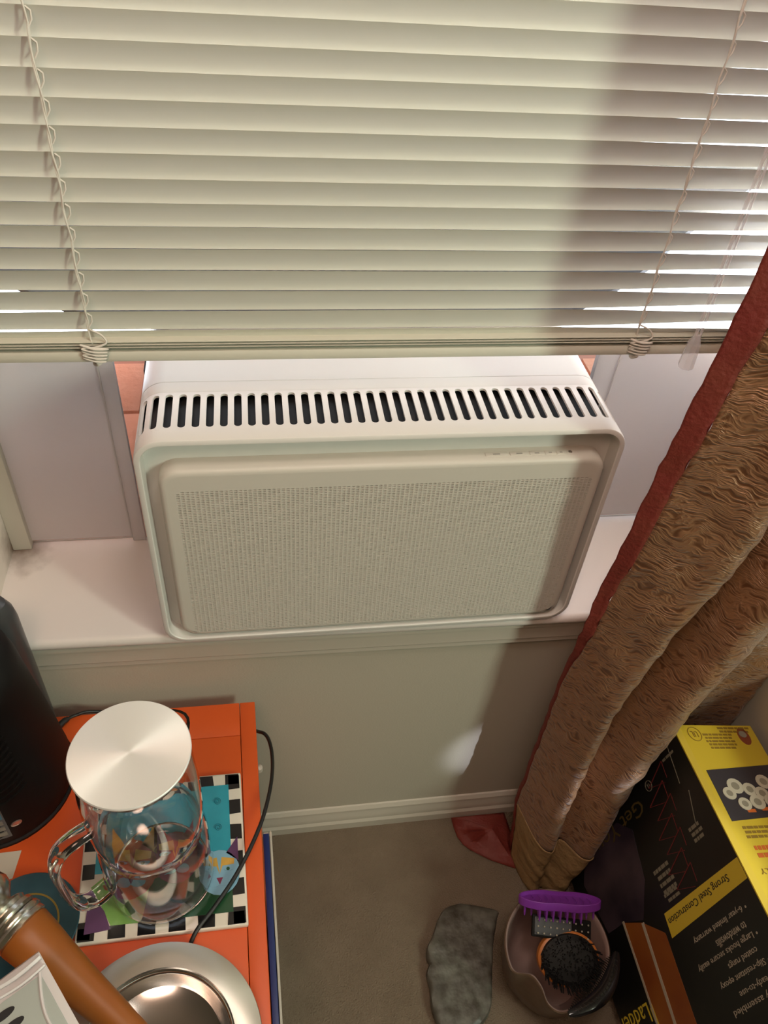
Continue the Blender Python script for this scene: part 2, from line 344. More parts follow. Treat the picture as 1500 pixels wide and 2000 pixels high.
# slot band: bars with stadium holes wrapped round top corners and sides
per = []                                             # (x,z,nx,nz,len) along left side up, over, down the right side
zst = .18
L_ = [(0, zst), (0, H - RC)] + [(RC - RC * math.cos(a), H - RC + RC * math.sin(a)) for a in [PI / 2 * k / 10 for k in range(1, 11)]] + [(W - RC, H)] + [(W - RC + RC * math.sin(a), H - RC + RC * math.cos(a)) for a in [PI / 2 * k / 10 for k in range(1, 11)]] + [(W, zst)]
cum = [0]
for a, b in zip(L_, L_[1:]): cum.append(cum[-1] + math.hypot(b[0] - a[0], b[1] - a[1]))
def along(t):
    t = max(0, min(cum[-1], t))
    for i in range(len(cum) - 1):
        if t <= cum[i + 1] + 1e-9:
            k = (t - cum[i]) / max(1e-9, cum[i + 1] - cum[i]); return (L_[i][0] + (L_[i + 1][0] - L_[i][0]) * k, L_[i][1] + (L_[i + 1][1] - L_[i][1]) * k)
PIT = .01480
def inset(t, d):
    x, z = along(t); cx = min(max(x, RC), W - RC); cz = min(z, H - RC) if (x < RC or x > W - RC) else H - RC
    dx, dz = x - cx, z - cz; l = math.hypot(dx, dz) or 1; return x - dx / l * d, z - dz / l * d
mb = MB(); mid = cum[-1] / 2
NS = 41; tA = mid - NS / 2 * PIT; tB = mid + NS / 2 * PIT
hw = .0041; e1, e2 = Y1, Y2
for k in range(NS):
    tc = tA + (k + .5) * PIT; h = PIT / 2
    ya, yb = e1 + .0035 + hw, e2 - .004 - hw
    outer = [(tc + h, yb), (tc + h, (yb + e2) / 2), (tc + h, e2), (tc + h / 2, e2), (tc, e2), (tc - h / 2, e2), (tc - h, e2), (tc - h, (yb + e2) / 2), (tc - h, yb),
             (tc - h, ya), (tc - h, (ya + e1) / 2), (tc - h, e1), (tc - h / 2, e1), (tc, e1), (tc + h / 2, e1), (tc + h, e1), (tc + h, (ya + e1) / 2), (tc + h, ya)]
    hole = [(tc + hw * math.cos(PI * i / 8), yb + hw * math.sin(PI * i / 8)) for i in range(9)] + [(tc + hw * math.cos(PI + PI * i / 8), ya + hw * math.sin(PI + PI * i / 8)) for i in range(9)]
    n = 18; vs = []
    for t, y in outer: x, z = along(t); vs.append((x, y, z))
    for t, y in hole: x, z = along(t); vs.append((x, y, z))
    for t, y in hole: x, z = inset(t, .0028); vs.append((x, y, z))
    mb.add(vs, [(i, (i + 1) % n, n + (i + 1) % n, n + i) for i in range(n)] + [(n + i, n + (i + 1) % n, 2 * n + (i + 1) % n, 2 * n + i) for i in range(n)])
def strip(t0, t1, y0, y1, n=10):
    return [[(*(lambda q: (q[0], y, q[1]))(along(t0 + (t1 - t0) * i / n)),) for i in range(n + 1)] for y in (y0, y1)]
mb.grid(strip(0, tA, e1, e2)); mb.grid(strip(tB, cum[-1], e1, e2))
bot = [(W, zst)] + [(W - RC + RC * math.cos(a), RC - RC * math.sin(a)) for a in [PI / 2 * k / 8 for k in range(9)]] + [(RC - RC * math.sin(a), RC - RC * math.cos(a)) for a in [PI / 2 * k / 8 for k in range(9)]] + [(0, zst)]
mb.grid([[(x, y, z) for x, z in bot] for y in (e1, e2)])
mb.build('vent_band', AC_W, ac, smooth=.6)
# rear housing behind a fine seam
mb = MB(); mb.loft([outline(W - .004, H - .004, RC, e2 - .001), outline(W - .001, H - .001, RC, e2), outline(W, H, RC, e2 + .001), outline(W, H, RC, .1065), outline(W - .0010, H - .0010, RC, .1069), outline(W - .0010, H - .0010, RC, .1075), outline(W, H, RC, .1079), outline(W, H, RC, YB)], cap0=False)
mb.build('rear_housing', AC_W, ac, smooth=.6)
mb = MB(); mb.loft([outline(W - .022, H - .022, RC - .011, .024), outline(W - .022, H - .022, RC - .011, .10)])
mb.build('inner_liner', AC_IN, ac)
mb = MB(); cov = [(-.0273, .2147), (-.0945, .2543), (-.1537, .3033), (-.1876, .3371), (-.30, .46), (.95, .60), (.8199, .4873), (.7128, .372), (.6363, .3051), (.5712, .2568), (.5053, .2161)]
cov = [(-.03, .2215), (-.0945, .2543), (-.1537, .3033), (-.1876, .3371), (-.34, .50), (-.5, .80), (1.15, .80), (.95, .60), (.8199, .4873), (.7128, .372), (.6363, .3051), (.5712, .2568), (.51, .2215)]
mb.prism([(x, y, .3385) for x, y in cov], (0, 0, .0075)); mb.box(.01, W - .01, YB, .55, .0, .337)
mb.build('casing_dark_sheet', AC_REAR, ac)  # flared dark sheet added so the middle slits look dark, plus rear casing
for x0, x1 in ((-.0016, .0004), (W - .0004, W + .0016)):
    MB().box(x0, x1, .170, .262, .02, .31).build('side_bounce_block', AC_REAR, ac, bevel=.0004)  # dark strips added to stop sun bouncing off the housing sides
# front panel: shallow tray with perforated plate
PX0, PX1, PZ0, PZ1 = .0215, .5305, .0125, .2935
pw, ph_ = PX1 - PX0, PZ1 - PZ0; pcx, pcz = (PX0 + PX1) / 2, (PZ0 + PZ1) / 2
GX0, GX1, GZ0, GZ1 = .0385, .5185, .0205, .2645
mb = MB()
rings = [outline(pw - d, ph_ - d, .022 - d / 2 * .6, y, pcx, pcz) for d, y in ((0, .024), (0, .0068), (.0016, .0036), (.005, .0012), (.010, .0002), (.015, 0))]
mb.loft(rings, cap0=False, cap1=False)
# face between the tray edge and the perforated field
n = len(rings[-1]); last = rings[-1]; fld = []
gr = [(x, 0, z) for x, z in rrect((GX0 + GX1) / 2, (GZ0 + GZ1) / 2, GX1 - GX0, GZ1 - GZ0, .0005, 8)]
mb.add(last + gr, [(i, (i + 1) % n, n + (i + 1) % n, n + i) for i in range(n)])
mb.build('front_panel', AC_P, ac, smooth=.6)
NXh, NZh = 92, 94
mb = MB(); px_, pz_ = (GX1 - GX0) / NXh, (GZ1 - GZ0) / NZh; rw, rh = .00215, .00088
for i in range(NXh):
    for j in range(NZh):
        cx, cz = GX0 + (i + .5) * px_, GZ0 + (j + .5) * pz_
        if (i in (0, NXh - 1)) and (j in (0, NZh - 1)):
            mb.add([(cx - px_ / 2, 0, cz - pz_ / 2), (cx + px_ / 2, 0, cz - pz_ / 2), (cx + px_ / 2, 0, cz + pz_ / 2), (cx - px_ / 2, 0, cz + pz_ / 2)], [(0, 1, 2, 3)]); continue
        ang = [PI / 4 * k for k in range(8)]
        hx, hz = px_ / 2, pz_ / 2
        ou = [(hx, 0), (hx, hz), (0, hz), (-hx, hz), (-hx, 0), (-hx, -hz), (0, -hz), (hx, -hz)]
        vs = [(cx + a, 0, cz + b) for a, b in ou] + [(cx + rw * math.cos(a), 0, cz + rh * math.sin(a)) for a in ang] + [(cx + rw * math.cos(a), .0022, cz + rh * math.sin(a)) for a in ang]
        mb.add(vs, [(k, (k + 1) % 8, 8 + (k + 1) % 8, 8 + k) for k in range(8)] + [(8 + k, 8 + (k + 1) % 8, 16 + (k + 1) % 8, 16 + k) for k in range(8)])
mb.build('perforated_grille', AC_P, ac, fix=False)
MB().box(GX0 - .002, GX1 + .002, .0045, .006, GZ0 - .002, GZ1 + .002).build('grille_backing', mat('grille_backing', (.02, .018, .015), .8), ac)
for k, (xc, wd) in enumerate(((.3985, .026), (.4255, .022), (.4465, .017), (.4625, .012), (.4755, .010))):
    o = MB().box(xc - wd / 2, xc + wd / 2, .0085, .0150, PZ1 - .0005, PZ1 + .0007).build('button', AC_P, ac, bevel=.0004)
    MB().box(xc - wd * .16, xc + wd * .16, .0105, .0125, PZ1 + .0006, PZ1 + .0009).build('button_mark', MARK, o)
mb = MB().lathe((.4870, .0125, PZ1 - .0005), [(.0024, 0), (.0024, .0010), (.0015, .0016)], 16); mb.build('screw', CHROME, ac, smooth=.6)

# ================================================================ BLIND
YBL = .066; PT = .0215; TH = math.radians(74.5)
bl = thing('venetian_blind', 'pale beige venetian blind hanging closed above the air conditioner', 'blind', (.28, YBL, .39))
BX0, BX1 = XL + .008, .868
def slat_mb(th, zc, yc=YBL, crown=.0011, tw=math.radians(11)):
    mb = MB(); wd = .0250; nx = 28; rings = []
    for i in range(nx + 1):                          # slats hang a little more open towards both ends
        x = BX0 + (BX1 - BX0) * i / nx
        q = max(0, min(1, (x - .44) / .26)); p = max(0, min(1, (-.02 - x) / .2)); t = th - (tw * q * q * (3 - 2 * q) + tw * .3 * p)
        prof = []
        for k in range(7):
            u = -1 + 2 * k / 6; a = u * wd / 2; c = crown * (1 - u * u)
            prof.append((yc + a * math.cos(t) + c * math.sin(t), zc - a * math.sin(t) + c * math.cos(t)))
        rings.append([(x, y, z) for y, z in prof])
    mb.grid(rings); return mb          # a real slat is a 0.2 mm sheet
z0 = .5013 - 3 * PT
k = 0
while z0 + k * PT < 1.28:
    slat_mb(TH + random.uniform(-.006, .006), z0 + k * PT, tw=math.radians(9 + 15 * math.exp(-k / 4.5))).build('slat', BLIND, bl, smooth=.9); k += 1
slat_mb(math.radians(72), z0 - PT * .97, tw=math.radians(22)).build('slat', BLIND, bl, smooth=.9)
for i, zz in enumerate((.4175, .4142, .4110)):
    slat_mb(math.radians(8 + 3 * i), zz, YBL - .001 * i, tw=0).build('slat', BLIND, bl, smooth=.9)
mb = MB().loft([[(x, YBL + y, z) for y, z in ((-.013, .3975), (-.0135, .4035), (-.012, .4085), (.012, .4085), (.0135, .4035), (.013, .3975))] for x in (BX0, BX1)])
mb.build('bottom_rail', BLIND, bl, bevel=.0008)
MB().box(BX0, BX1, YBL - .014, YBL + .014, 1.29, 1.325).build('headrail', BLIND, bl, bevel=.001)
for xc in (-.0292, .5479):
    mb = MB(); yf = YBL - .0078; pts = []; pts2 = []
    z = .405
    while z < 1.29:
        ph = z / PT * 2 * PI
        pts.append((xc + .0006 * math.sin(ph * .5), yf - .0006 * math.cos(ph), z)); pts2.append((xc + .0011 * math.cos(ph * .37), yf - .001 * math.sin(ph * .37), z)); z += PT / 3
    mb.tube(pts, .0008, 6); mb.tube(pts2, .0009, 6)
    kk = 0
    while .5013 + (kk - 3) * PT < 1.28:
        zc = .5013 + (kk - 3) * PT + .004
        mb.tube([(xc + .0012, yf + .001, zc - .006), (xc + .0042, yf + .0012, zc - .001), (xc + .0045, yf + .0014, zc + .005), (xc + .001, yf + .001, zc + .008)], .0009, 5); kk += 1
    mb.build('ladder_cord', CORD, bl, smooth=1)
    pts = [(xc + .001, yf - .001, .432), (xc + .012, yf - .004, .427), (xc + .015, yf - .007, .420), (xc + .002, yf - .009, .4165), (xc - .007, yf - .008, .4185)]
    for q in range(5):
        zz = .4165 - q * .0036
        pts += [(xc - .009, yf - .0078 - .001 * (q % 2), zz + .002), (xc + .004, yf - .011, zz - .001), (xc + .0165 - .001 * q, yf - .009, zz - .002), (xc + .003, yf - .0095, zz - .0005)]
    pts += [(xc + .004, yf - .009, .397), (xc + .0, yf - .004, .393)]
    MB().tube(smoothpath(pts, 5), .00105, 6).build('cord_tangle', CORD, bl, smooth=1)
    MB().lathe((xc + .002, yf - .002, .391), [(.002, 0), (.0042, .002), (.0045, .006), (.003, .008)], 12).build('cord_button', CORD, bl, smooth=1)
wx, wy = .6035, .036
mb = MB().tube([(wx, wy, 1.28), (wx, wy, .425)], .0021, 6); mb.tube([(wx + .008, wy + .002, 1.28), (wx + .006, wy + .001, .425)], .0016, 6)
mb.build('tilt_wand', CLEAR, bl, smooth=1)
MB().lathe((wx + .002, wy, .392), [(.0085, 0), (.0088, .002), (.0080, .020), (.0075, .030), (.005, .036), (.003, .040)], 8).build('wand_tip', CLEAR, bl)

# ================================================================ CURTAIN
cu = thing('curtain', 'crinkled gold curtain with a red border hanging to the floor', 'curtain', (.66, -.06, ZF))
keys = [  # z, control points (x,y): left edge, border inner, slope, ridge, valley, ridge, front edge, tuck, back, right end
    (1.60, [(.600, -.085), (.632, -.098), (.675, -.118), (.725, -.138), (.810, -.105), (.86, -.138), (.92, -.12), (.93, -.06), (.97, -.03), (.99, -.03)]),
    (.60, [(.562, -.080), (.5925, -.092), (.633, -.112), (.680, -.135), (.750, -.078), (.795, -.135), (.84, -.120), (.85, -.060), (.90, -.025), (.96, -.03)]),
    (.25, [(.547, -.065), (.5665, -.076), (.615, -.105), (.660, -.122), (.722, -.062), (.765, -.120), (.808, -.102), (.818, -.050), (.86, -.020), (.92, -.03)]),
    (.06, [(.5420, -.055), (.5560, -.063), (.592, -.096), (.625, -.112), (.680, -.050), (.718, -.118), (.772, -.100), (.782, -.045), (.84, -.018), (.908, -.03)]),
    (-.09, [(.5495, -.038), (.5485, -.046), (.58, -.095), (.605, -.108), (.646, -.050), (.685, -.118), (.735, -.098), (.742, -.040), (.82, -.018), (.905, -.03)]),
    (-.30, [(.556, -.030), (.555, -.040), (.578, -.100), (.598, -.115), (.624, -.066), (.660, -.125), (.697, -.108), (.692, -.045), (.80, -.018), (.90, -.028)]),
    (-.46, [(.556, -.030), (.5545, -.042), (.570, -.110), (.590, -.130), (.612, -.112), (.640, -.150), (.662, -.140), (.652, -.055), (.78, -.018), (.90, -.028)]),
    (-.585, [(.562, -.050), (.5625, -.062), (.572, -.108), (.588, -.132), (.605, -.125), (.625, -.148), (.640, -.140), (.634, -.062), (.76, -.018), (.90, -.028)]),
    (-.618, [(.562, -.055), (.563, -.067), (.573, -.112), (.588, -.136), (.605, -.130), (.625, -.152), (.641, -.144), (.634, -.066), (.76, -.018), (.90, -.028)])]
def cm(vals, i, t):
    p0, p1, p2, p3 = vals[max(i - 1, 0)], vals[i], vals[i + 1], vals[min(i + 2, len(vals) - 1)]
    return .5 * (2 * p1 + (p2 - p0) * t + (2 * p0 - 5 * p1 + 4 * p2 - p3) * t * t + (3 * p1 - p0 - 3 * p2 + p3) * t ** 3)
def ctrl(z):
    for i in range(len(keys) - 1):
        if keys[i][0] >= z >= keys[i + 1][0]:
            t = (keys[i][0] - z) / (keys[i][0] - keys[i + 1][0]); t = t * t * (3 - 2 * t) * .3 + t * .7
            return [(a[0] + (b[0] - a[0]) * t, a[1] + (b[1] - a[1]) * t) for a, b in zip(keys[i][1], keys[i + 1][1])]
    return keys[-1][1]
def wr(x, z): return .0022 * math.sin(61 * x + 17 * z + 2 * math.sin(23 * z)) * math.sin(37 * z + 11 * x) + .0014 * math.sin(140 * z + 60 * x + 3 * math.sin(31 * x + 20 * z))
def curtain_rows(zs, i0, i1, per=10, off=0):
    rows = []
    for z in zs:
        c = ctrl(z); xs = [p[0] for p in c]; ys = [p[1] for p in c]; row = []
        for i in range(i0, i1):
            for k in range(per + (1 if i == i1 - 1 else 0)):
                t = k / per; x = cm(xs, i, t); y = cm(ys, i, t); row.append((x, y + wr(x, z) + off, z))
        rows.append(row)
    return rows
def zrange(a, b, n): return [a + (b - a) * i / n for i in range(n + 1)]
def cloth(name, rows, m, uvs=True):
    mb = MB(); mb.grid(rows); o = mb.build(name, m, cu, smooth=1.2, fix=False); me = o.data
    uv = me.uv_layers.new(name='UVMap'); n = len(rows[0]); ln = []
    for r in rows:
        a = [0]
        for p, q in zip(r, r[1:]): a.append(a[-1] + math.hypot(p[0] - q[0], p[1] - q[1]))
        ln.append(a)
    for lp in me.loops:
        v = lp.vertex_index; uv.data[lp.index].uv = (ln[v // n][v % n], rows[v // n][v % n][2])
    md = o.modifiers.new('thickness', 'SOLIDIFY'); md.thickness = .0012; md.offset = 0
    return o
cloth('gold_cloth', curtain_rows(zrange(1.6, -.47, 150), 1, 9), GOLDC)
cloth('red_border', curtain_rows(zrange(1.6, -.60, 120), 0, 1, 6), RED)['label'] = 'red border strip'
cloth('hem_band', curtain_rows(zrange(-.462, -.617, 30), 1, 8, 10, -.003), TAN)['label'] = 'plain tan hem band'
# red lining lying on the carpet
out = [(.4659, .0135), (.4670, -.006), (.4705, -.0251), (.478, -.040), (.4895, -.0516), (.5225, -.0742), (.566, -.0945), (.575, -.075), (.575, -.03), (.572, .0135)]
rows = []
cxr, cyr = .535, -.025
for k in range(9):
    f = 1 - k / 8; row = []
    for i, (x, y) in enumerate(out + out[:1]):
        h = .004 + .020 * (1 - f) ** 1.2 + .008 * math.sin(3.1 * i + 2 * f) * f * (1 - f) * 4
        row.append((cxr + (x - cxr) * f, cyr + (y - cyr) * f, ZF + h))
    rows.append(row)
cloth('red_lining', rows, RED)['label'] = 'red lining spread on the carpet'

# ================================================================ TABLE
ZT_ = -.150
tb = thing('bedside_table', 'orange painted bedside table under the window', 'table', (-.17, -.22, ZF))
X1t, Yb, Yf, Xl = .1085, .001, -.46, -.45
def tx(y): return X1t - .0235 * (y - .0) * 1.0      # right edge drifts right towards the viewer
g = .0007
def quad(x0a, x0b, x1a, x1b, y0, y1):                # a at y0 (back), b at y1 (front)
    return [(x0a, y0, ZT_ - .02), (x1a, y0, ZT_ - .02), (x1b, y1, ZT_ - .02), (x0b, y1, ZT_ - .02)]
def board(poly): MB().prism(poly, (0, 0, .02)).build('board', ORANGE, tb, bevel=.0012)
sw = .0215; yr = -.052
board(quad(tx(Yb) - sw, tx(Yf) - sw, tx(Yb), tx(Yf), Yb, Yf))
board(quad(Xl, Xl, tx(Yb) - sw - g, tx(yr) - sw - g, Yb, yr))
board(quad(Xl, Xl, tx(yr) - sw - g, tx(Yf) - sw - g, yr - g, Yf))
MB().prism([(tx(-.02) - .016, -.02, ZF), (tx(-.02) - .002, -.02, ZF), (tx(-.44) - .002, -.44, ZF), (tx(-.44) - .016, -.44, ZF)], (0, 0, ZT_ - .02 - ZF)).build('side_panel', ORANGE, tb, bevel=.001)
MB().box(Xl + .01, Xl + .026, -.44, -.02, ZF, ZT_ - .02).build('side_panel', ORANGE, tb, bevel=.001)
MB().box(Xl + .026, .09, -.02, -.008, ZF + .05, ZT_ - .02).build('back_panel', ORANGE, tb)
MB().box(Xl + .026, .09, -.44, -.43, ZF + .06, ZT_ - .03).build('drawer_front', ORANGE, tb, bevel=.002)
MB().lathe((.1115, -.085, -.188), [(.0015, -.006), (.005, -.004), (.005, .004), (.0015, .006)], 12).build('side_knob', mat('pale_knob', (.5, .45, .38), .3), tb, smooth=1)['label'] = 'small pale knob'

# painted tile with chequered rim
tl = thing('painted_tile', 'square painted tile with black and white chequered rim under the glass jug', 'tile', (0, -.21, ZT_))
T0 = Vector((.0955, -.3088, 0)); ex = Vector((-1, -.0015, 0)).normalized(); ey = Vector((-.040, .998, 0)).normalized(); S = .1955
def tp(a, b, z): p = T0 + ex * (a * S) + ey * (b * S); return (p.x, p.y, ZT_ + z)
MB().prism([tp(0, 0, 0), tp(1, 0, 0), tp(1, 1, 0), tp(0, 1, 0)], (0, 0, .0085)).build('tile_body', CERAM, tl, bevel=.003, seg=3)
zt = .0087
def patch(pts, m, name, z=zt, parent=None):
    return MB().prism([tp(a, b, z - .0006) for a, b in pts], (0, 0, .0009)).build(name, m, parent or tl)
nq = 6; bw = .085
for sd in range(4):
    for q in range(nq * 2 - 1):
        if q % 2: continue
        a0 = .02 + q * .96 / (nq * 2 - 1); a1 = a0 + .96 / (nq * 2 - 1) * 1.12
        j = [random.uniform(-.004, .004) for _ in range(4)]
        b0, b1 = .012, bw
        P4 = [(a0 + j[0], b0), (min(a1 + j[1], .985), b0), (min(a1 + j[2], .985), b1), (a0 + j[3], b1)]
        if sd == 1: P4 = [(1 - b, a) for a, b in P4]
        elif sd == 2: P4 = [(1 - a, 1 - b) for a, b in P4]
        elif sd == 3: P4 = [(b, 1 - a) for a, b in P4]
        patch(P4, BLACKG, 'black_square')
patch([(bw, .40), (1 - bw, .40), (1 - bw, 1 - bw), (bw, 1 - bw)], TURQ, 'blue_ground')
patch([(bw, bw), (.64, bw), (.60, .34), (.48, .42), (bw, .42)], DGREEN, 'dark_green_hill', zt + .0002)
patch([(.62, bw), (.80, bw), (.86, .20), (.93, .32), (.80, .42), (.6, .42), (.58, .3)], GREEN, 'green_hill', zt + .0003)
patch([(.80, bw - .02), (.95, .05), (.94, .22), (.90, .25), (.84, .17)], PURPLE, 'purple_hill', zt + .0004)
def ell(cx, cy, rx, ry, n=20, a0=0): return [(cx + rx * math.cos(2 * PI * k / n + a0), cy + ry * math.sin(2 * PI * k / n + a0)) for k in range(n)]
def face(cx, cy, r, body, brow, muz, nose, ears):
    f = patch(ell(cx, cy, r, r * 1.12), body, 'painted_face', zt + .0005); f['label'] = 'plain painted animal face'
    for sx in (-1, 1):
        patch([(cx + sx * r * .35, cy + r * .95), (cx + sx * r * .95, cy + r * .5), (cx + sx * r * .95, cy + r * 1.75)], ears, 'painted_ear', zt + .0005)
        patch([(cx, cy - r * .1), (cx + sx * r * .12, cy + r * .75), (cx + sx * r * .75, cy + r * .62), (cx + sx * r * .72, cy + r * .35), (cx + sx * r * .15, cy + r * .3)], brow, 'painted_brow', zt + .0007)
        patch(ell(cx + sx * r * .45, cy + r * .15, r * .26, r * .12, 12), LBLUE, 'painted_eye', zt + .0009)
        patch(ell(cx + sx * r * .42, cy + r * .13, r * .09, r * .09, 8), DGREEN, 'painted_pupil', zt + .0011)
        patch(ell(cx + sx * r * .26, cy - r * .52, r * .3, r * .2, 12), muz, 'painted_muzzle', zt + .0009)
    patch([(cx - r * .16, cy - r * .28), (cx + r * .16, cy - r * .28), (cx, cy - r * .62)], nose, 'painted_nose', zt + .0011)
face(.70, .40, .165, RUST, YEL, LBLUE, PURPLE, YEL)
face(.42, .45, .15, MAUVE, YEL, LBLUE, PURPLE, MAUVE)
face(.16, .33, .125, LBLUE, YEL, LBLUE, MAUVE, PURPLE)
for b in (.80, .62):
    MB().tube([tp(.16 + .028 * (1 - t / 22) * math.cos(t * .75), b + .028 * (1 - t / 22) * math.sin(t * .75), zt + .0009) for t in range(18)], .0004, 4).build('painted_swirl', mat('swirl', (.012, .2, .27), .3), tl)

# glass jug
JX, JY, JZ = -.0050, -.2400, ZT_ + .0098
jg = thing('glass_jug', 'clear glass water jug with a round steel lid on the painted tile', 'jug', (JX, JY, JZ))
outp = [(.050, 0), (.0565, .002), (.0600, .007), (.0615, .016), (.0618, .05), (.0612, .085), (.0598, .110), (.0572, .124), (.0560, .131), (.0575, .139), (.0598, .152), (.0608, .175), (.0606, .205), (.0590, .235), (.0560, .262), (.0545, .275), (.0552, .2795)]
inp = [(r - .0030, z) for r, z in outp[3:]][::-1]; inp = [(r, z if i else z) for i, (r, z) in enumerate(inp)] + [(.050, .0125), (.02, .0105)]
mb = MB(); n = 64
allp = outp + inp; rings = []
for r, z in allp:
    ring = []
    for i in range(n):
        a = 2 * PI * i / n; sp = max(0, math.cos(a - math.radians(38))) ** 22 * max(0, (z - .240) / .04); rr = r + .0115 * sp
        ring.append((JX + rr * math.cos(a), JY + rr * math.sin(a), JZ + z))
    rings.append(ring)
mb.loft(rings, cap0=True, cap1=True); mb.build('glass_body', GLASS, jg, smooth=.9)
hd = Vector((math.cos(math.radians(213)), math.sin(math.radians(213)), 0))
hp = [(.0575, .198), (.078, .197), (.093, .188), (.1015, .165), (.1025, .135), (.1005, .098), (.095, .073), (.083, .058), (.072, .056), (.0590, .060)]
pts = smoothpath([Vector((JX, JY, JZ)) + hd * r + Vector((0, 0, z)) for r, z in hp], 5)
sd = hd.cross(Vector((0, 0, 1))); rings = []
for i, p in enumerate(pts):
    t = (pts[min(i + 1, len(pts) - 1)] - pts[max(i - 1, 0)]).normalized(); nn = t.cross(sd)
    rings.append([p + sd * .0112 * math.cos(2 * PI * k / 14) + nn * .0048 * math.sin(2 * PI * k / 14) for k in range(14)])
MB().loft(rings).build('handle', GLASS, jg, smooth=1)
MB().lathe((JX, JY, JZ + .2800), [(.052, 0), (.0575, .0004), (.0588, .0014), (.0588, .0030), (.0580, .0040), (.02, .00415), (.0002, .0042)], 96).build('lid', LID, jg, smooth=.6)
MB().lathe((JX, JY, JZ + .262), [(.0485, 0), (.0495, .004), (.0495, .0178), (.03, .0178)], 48).build('lid_collar', GREYP, jg, smooth=.6)

# black tower heater
ht = thing('tower_heater', 'black tapered tower heater with ribbed grille at the left of the orange table', 'heater', (-.222, -.092, ZT_))
hc = (-.222, -.092)
mb = MB(); mb.lathe((hc[0], hc[1], ZT_), [(.080, 0), (.0895, .003), (.092, .010), (.0915, .03), (.086, .10), (.079, .18), (.074, .235), (.069, .258), (.055, .272), (.03, .278), (.001, .279)], 64)
mb.build('body', BLACKP, ht, smooth=.6)
mb = MB()
mb.loft([[(-.206 + sc * math.cos(a) * .040, -.004 + sc * math.sin(a) * .024, ZT_ + z) for a in [2 * PI * k / 28 for k in range(28)]] for sc, z in ((.96, .0), (1, .004), (1, .225), (.95, .240), (.80, .252), (.5, .258))])
mb.build('rear_column', GREYP, ht, smooth=.6)
for q in range(13):
    z = .085 + q * .0105; r = .0877 - z * .0585 + .0008 + .0008; pts = []
    for k in range(15):
        a = math.radians(-105 + 62 * k / 14); zz = z + .012 * ((k - 7) / 7) ** 2
        rr = .0925 - .0745 * zz * .98 + .0005; pts.append((hc[0] + rr * math.cos(a), hc[1] + rr * math.sin(a), ZT_ + zz))
    MB().tube(pts, .0017, 5).build('grille_rib', BLACKP, ht, smooth=1)
def onheater(adeg, z, lift=0):
    rr = .0925 - .072 * z + lift; a = math.radians(adeg); return Vector((hc[0] + rr * math.cos(a), hc[1] + rr * math.sin(a), ZT_ + z))
def hpatch(a0, a1, z0_, z1_, m, name, lift=.0012, par=None):
    mb = MB(); n = 8; ring = []
    ins = [onheater(a0 + (a1 - a0) * i / n, z0_, -.002) for i in range(n + 1)] + [onheater(a1 + (a0 - a1) * i / n, z1_, -.002) for i in range(n + 1)]
    ous = [onheater(a0 + (a1 - a0) * i / n, z0_, lift) for i in range(n + 1)] + [onheater(a1 + (a0 - a1) * i / n, z1_, lift) for i in range(n + 1)]
    mb.loft([ins, ous]); return mb.build(name, m, par or ht, smooth=.6)
cp = hpatch(-92, -68, .020, .082, mat('control_plate', (.11, .10, .10), .35), 'control_plate')
hpatch(-90, -69, .060, .079, mat('display_film', (.05, .17, .24), .3), 'display', .0016, cp)
for q, zz in enumerate((.027, .038, .049)): hpatch(-89, -70, zz, zz + .007, mat('silver_key', (.35, .33, .29), .3, .7), 'key', .0022, cp)
p = onheater(-62, .040, .0); nrm = Vector((math.cos(math.radians(-62)), math.sin(math.radians(-62)), .07)).normalized()
t1 = Vector((0, 0, 1)).cross(nrm).normalized(); t2 = nrm.cross(t1)
MB().loft([[p + nrm * d + (t1 * math.cos(a) * r * 1.25 + t2 * math.sin(a) * r) for a in [2 * PI * k / 20 for k in range(20)]] for r, d in ((.0052, -.002), (.0052, .0012), (.0038, .0018), (.0036, .0012))]).build('badge', STEEL, ht, smooth=.6)
MB().lathe((hc[0], hc[1], ZT_ - .0), [(.0935, 0), (.0935, .004), (.09, .006)], 48).build('base_ring', BLACKP, ht, smooth=.6)

# power plug lead at back of the table, and long cable
mb = MB(); mb.tube(smoothpath([(-.180, -.048, ZT_ + .012), (-.168, -.032, ZT_ + .0075), (-.155, -.014, ZT_ + .0075), (-.149, -.0075, ZT_ + .006)], 4), [.0048] * 8 + [.0042] * 3 + [.0035] * 2, 10)
mb.tube(smoothpath([(-.149, -.0075, ZT_ + .006), (-.141, -.0015, ZT_ + .0035), (-.120, .006, ZT_ - .001), (-.09, .0125, ZT_ - .03), (-.08, .014, ZT_ - .12)], 5), .0022, 8)
tag(mb.build('power_lead', CABLE, smooth=1), 'short black plug lead behind the heater on the orange table', 'cable')
cb = smoothpath([(.085, -.0, -.40), (.098, .010, -.26), (.1145, -.028, -.186), (.1255, -.045, -.176), (.1305, -.080, -.165), (.128, -.130, -.145), (.1165, -.180, -.137), (.100, -.220, -.1340), (.080, -.255, -.1345), (.058, -.285, -.1350), (.036, -.311, -.1370), (.026, -.330, -.1465), (.018, -.350, -.1475)], 6)
tag(MB().tube(cb, .0026, 8).build('cable', CABLE, smooth=1), 'long black cable looping over the right edge of the orange table', 'cable')

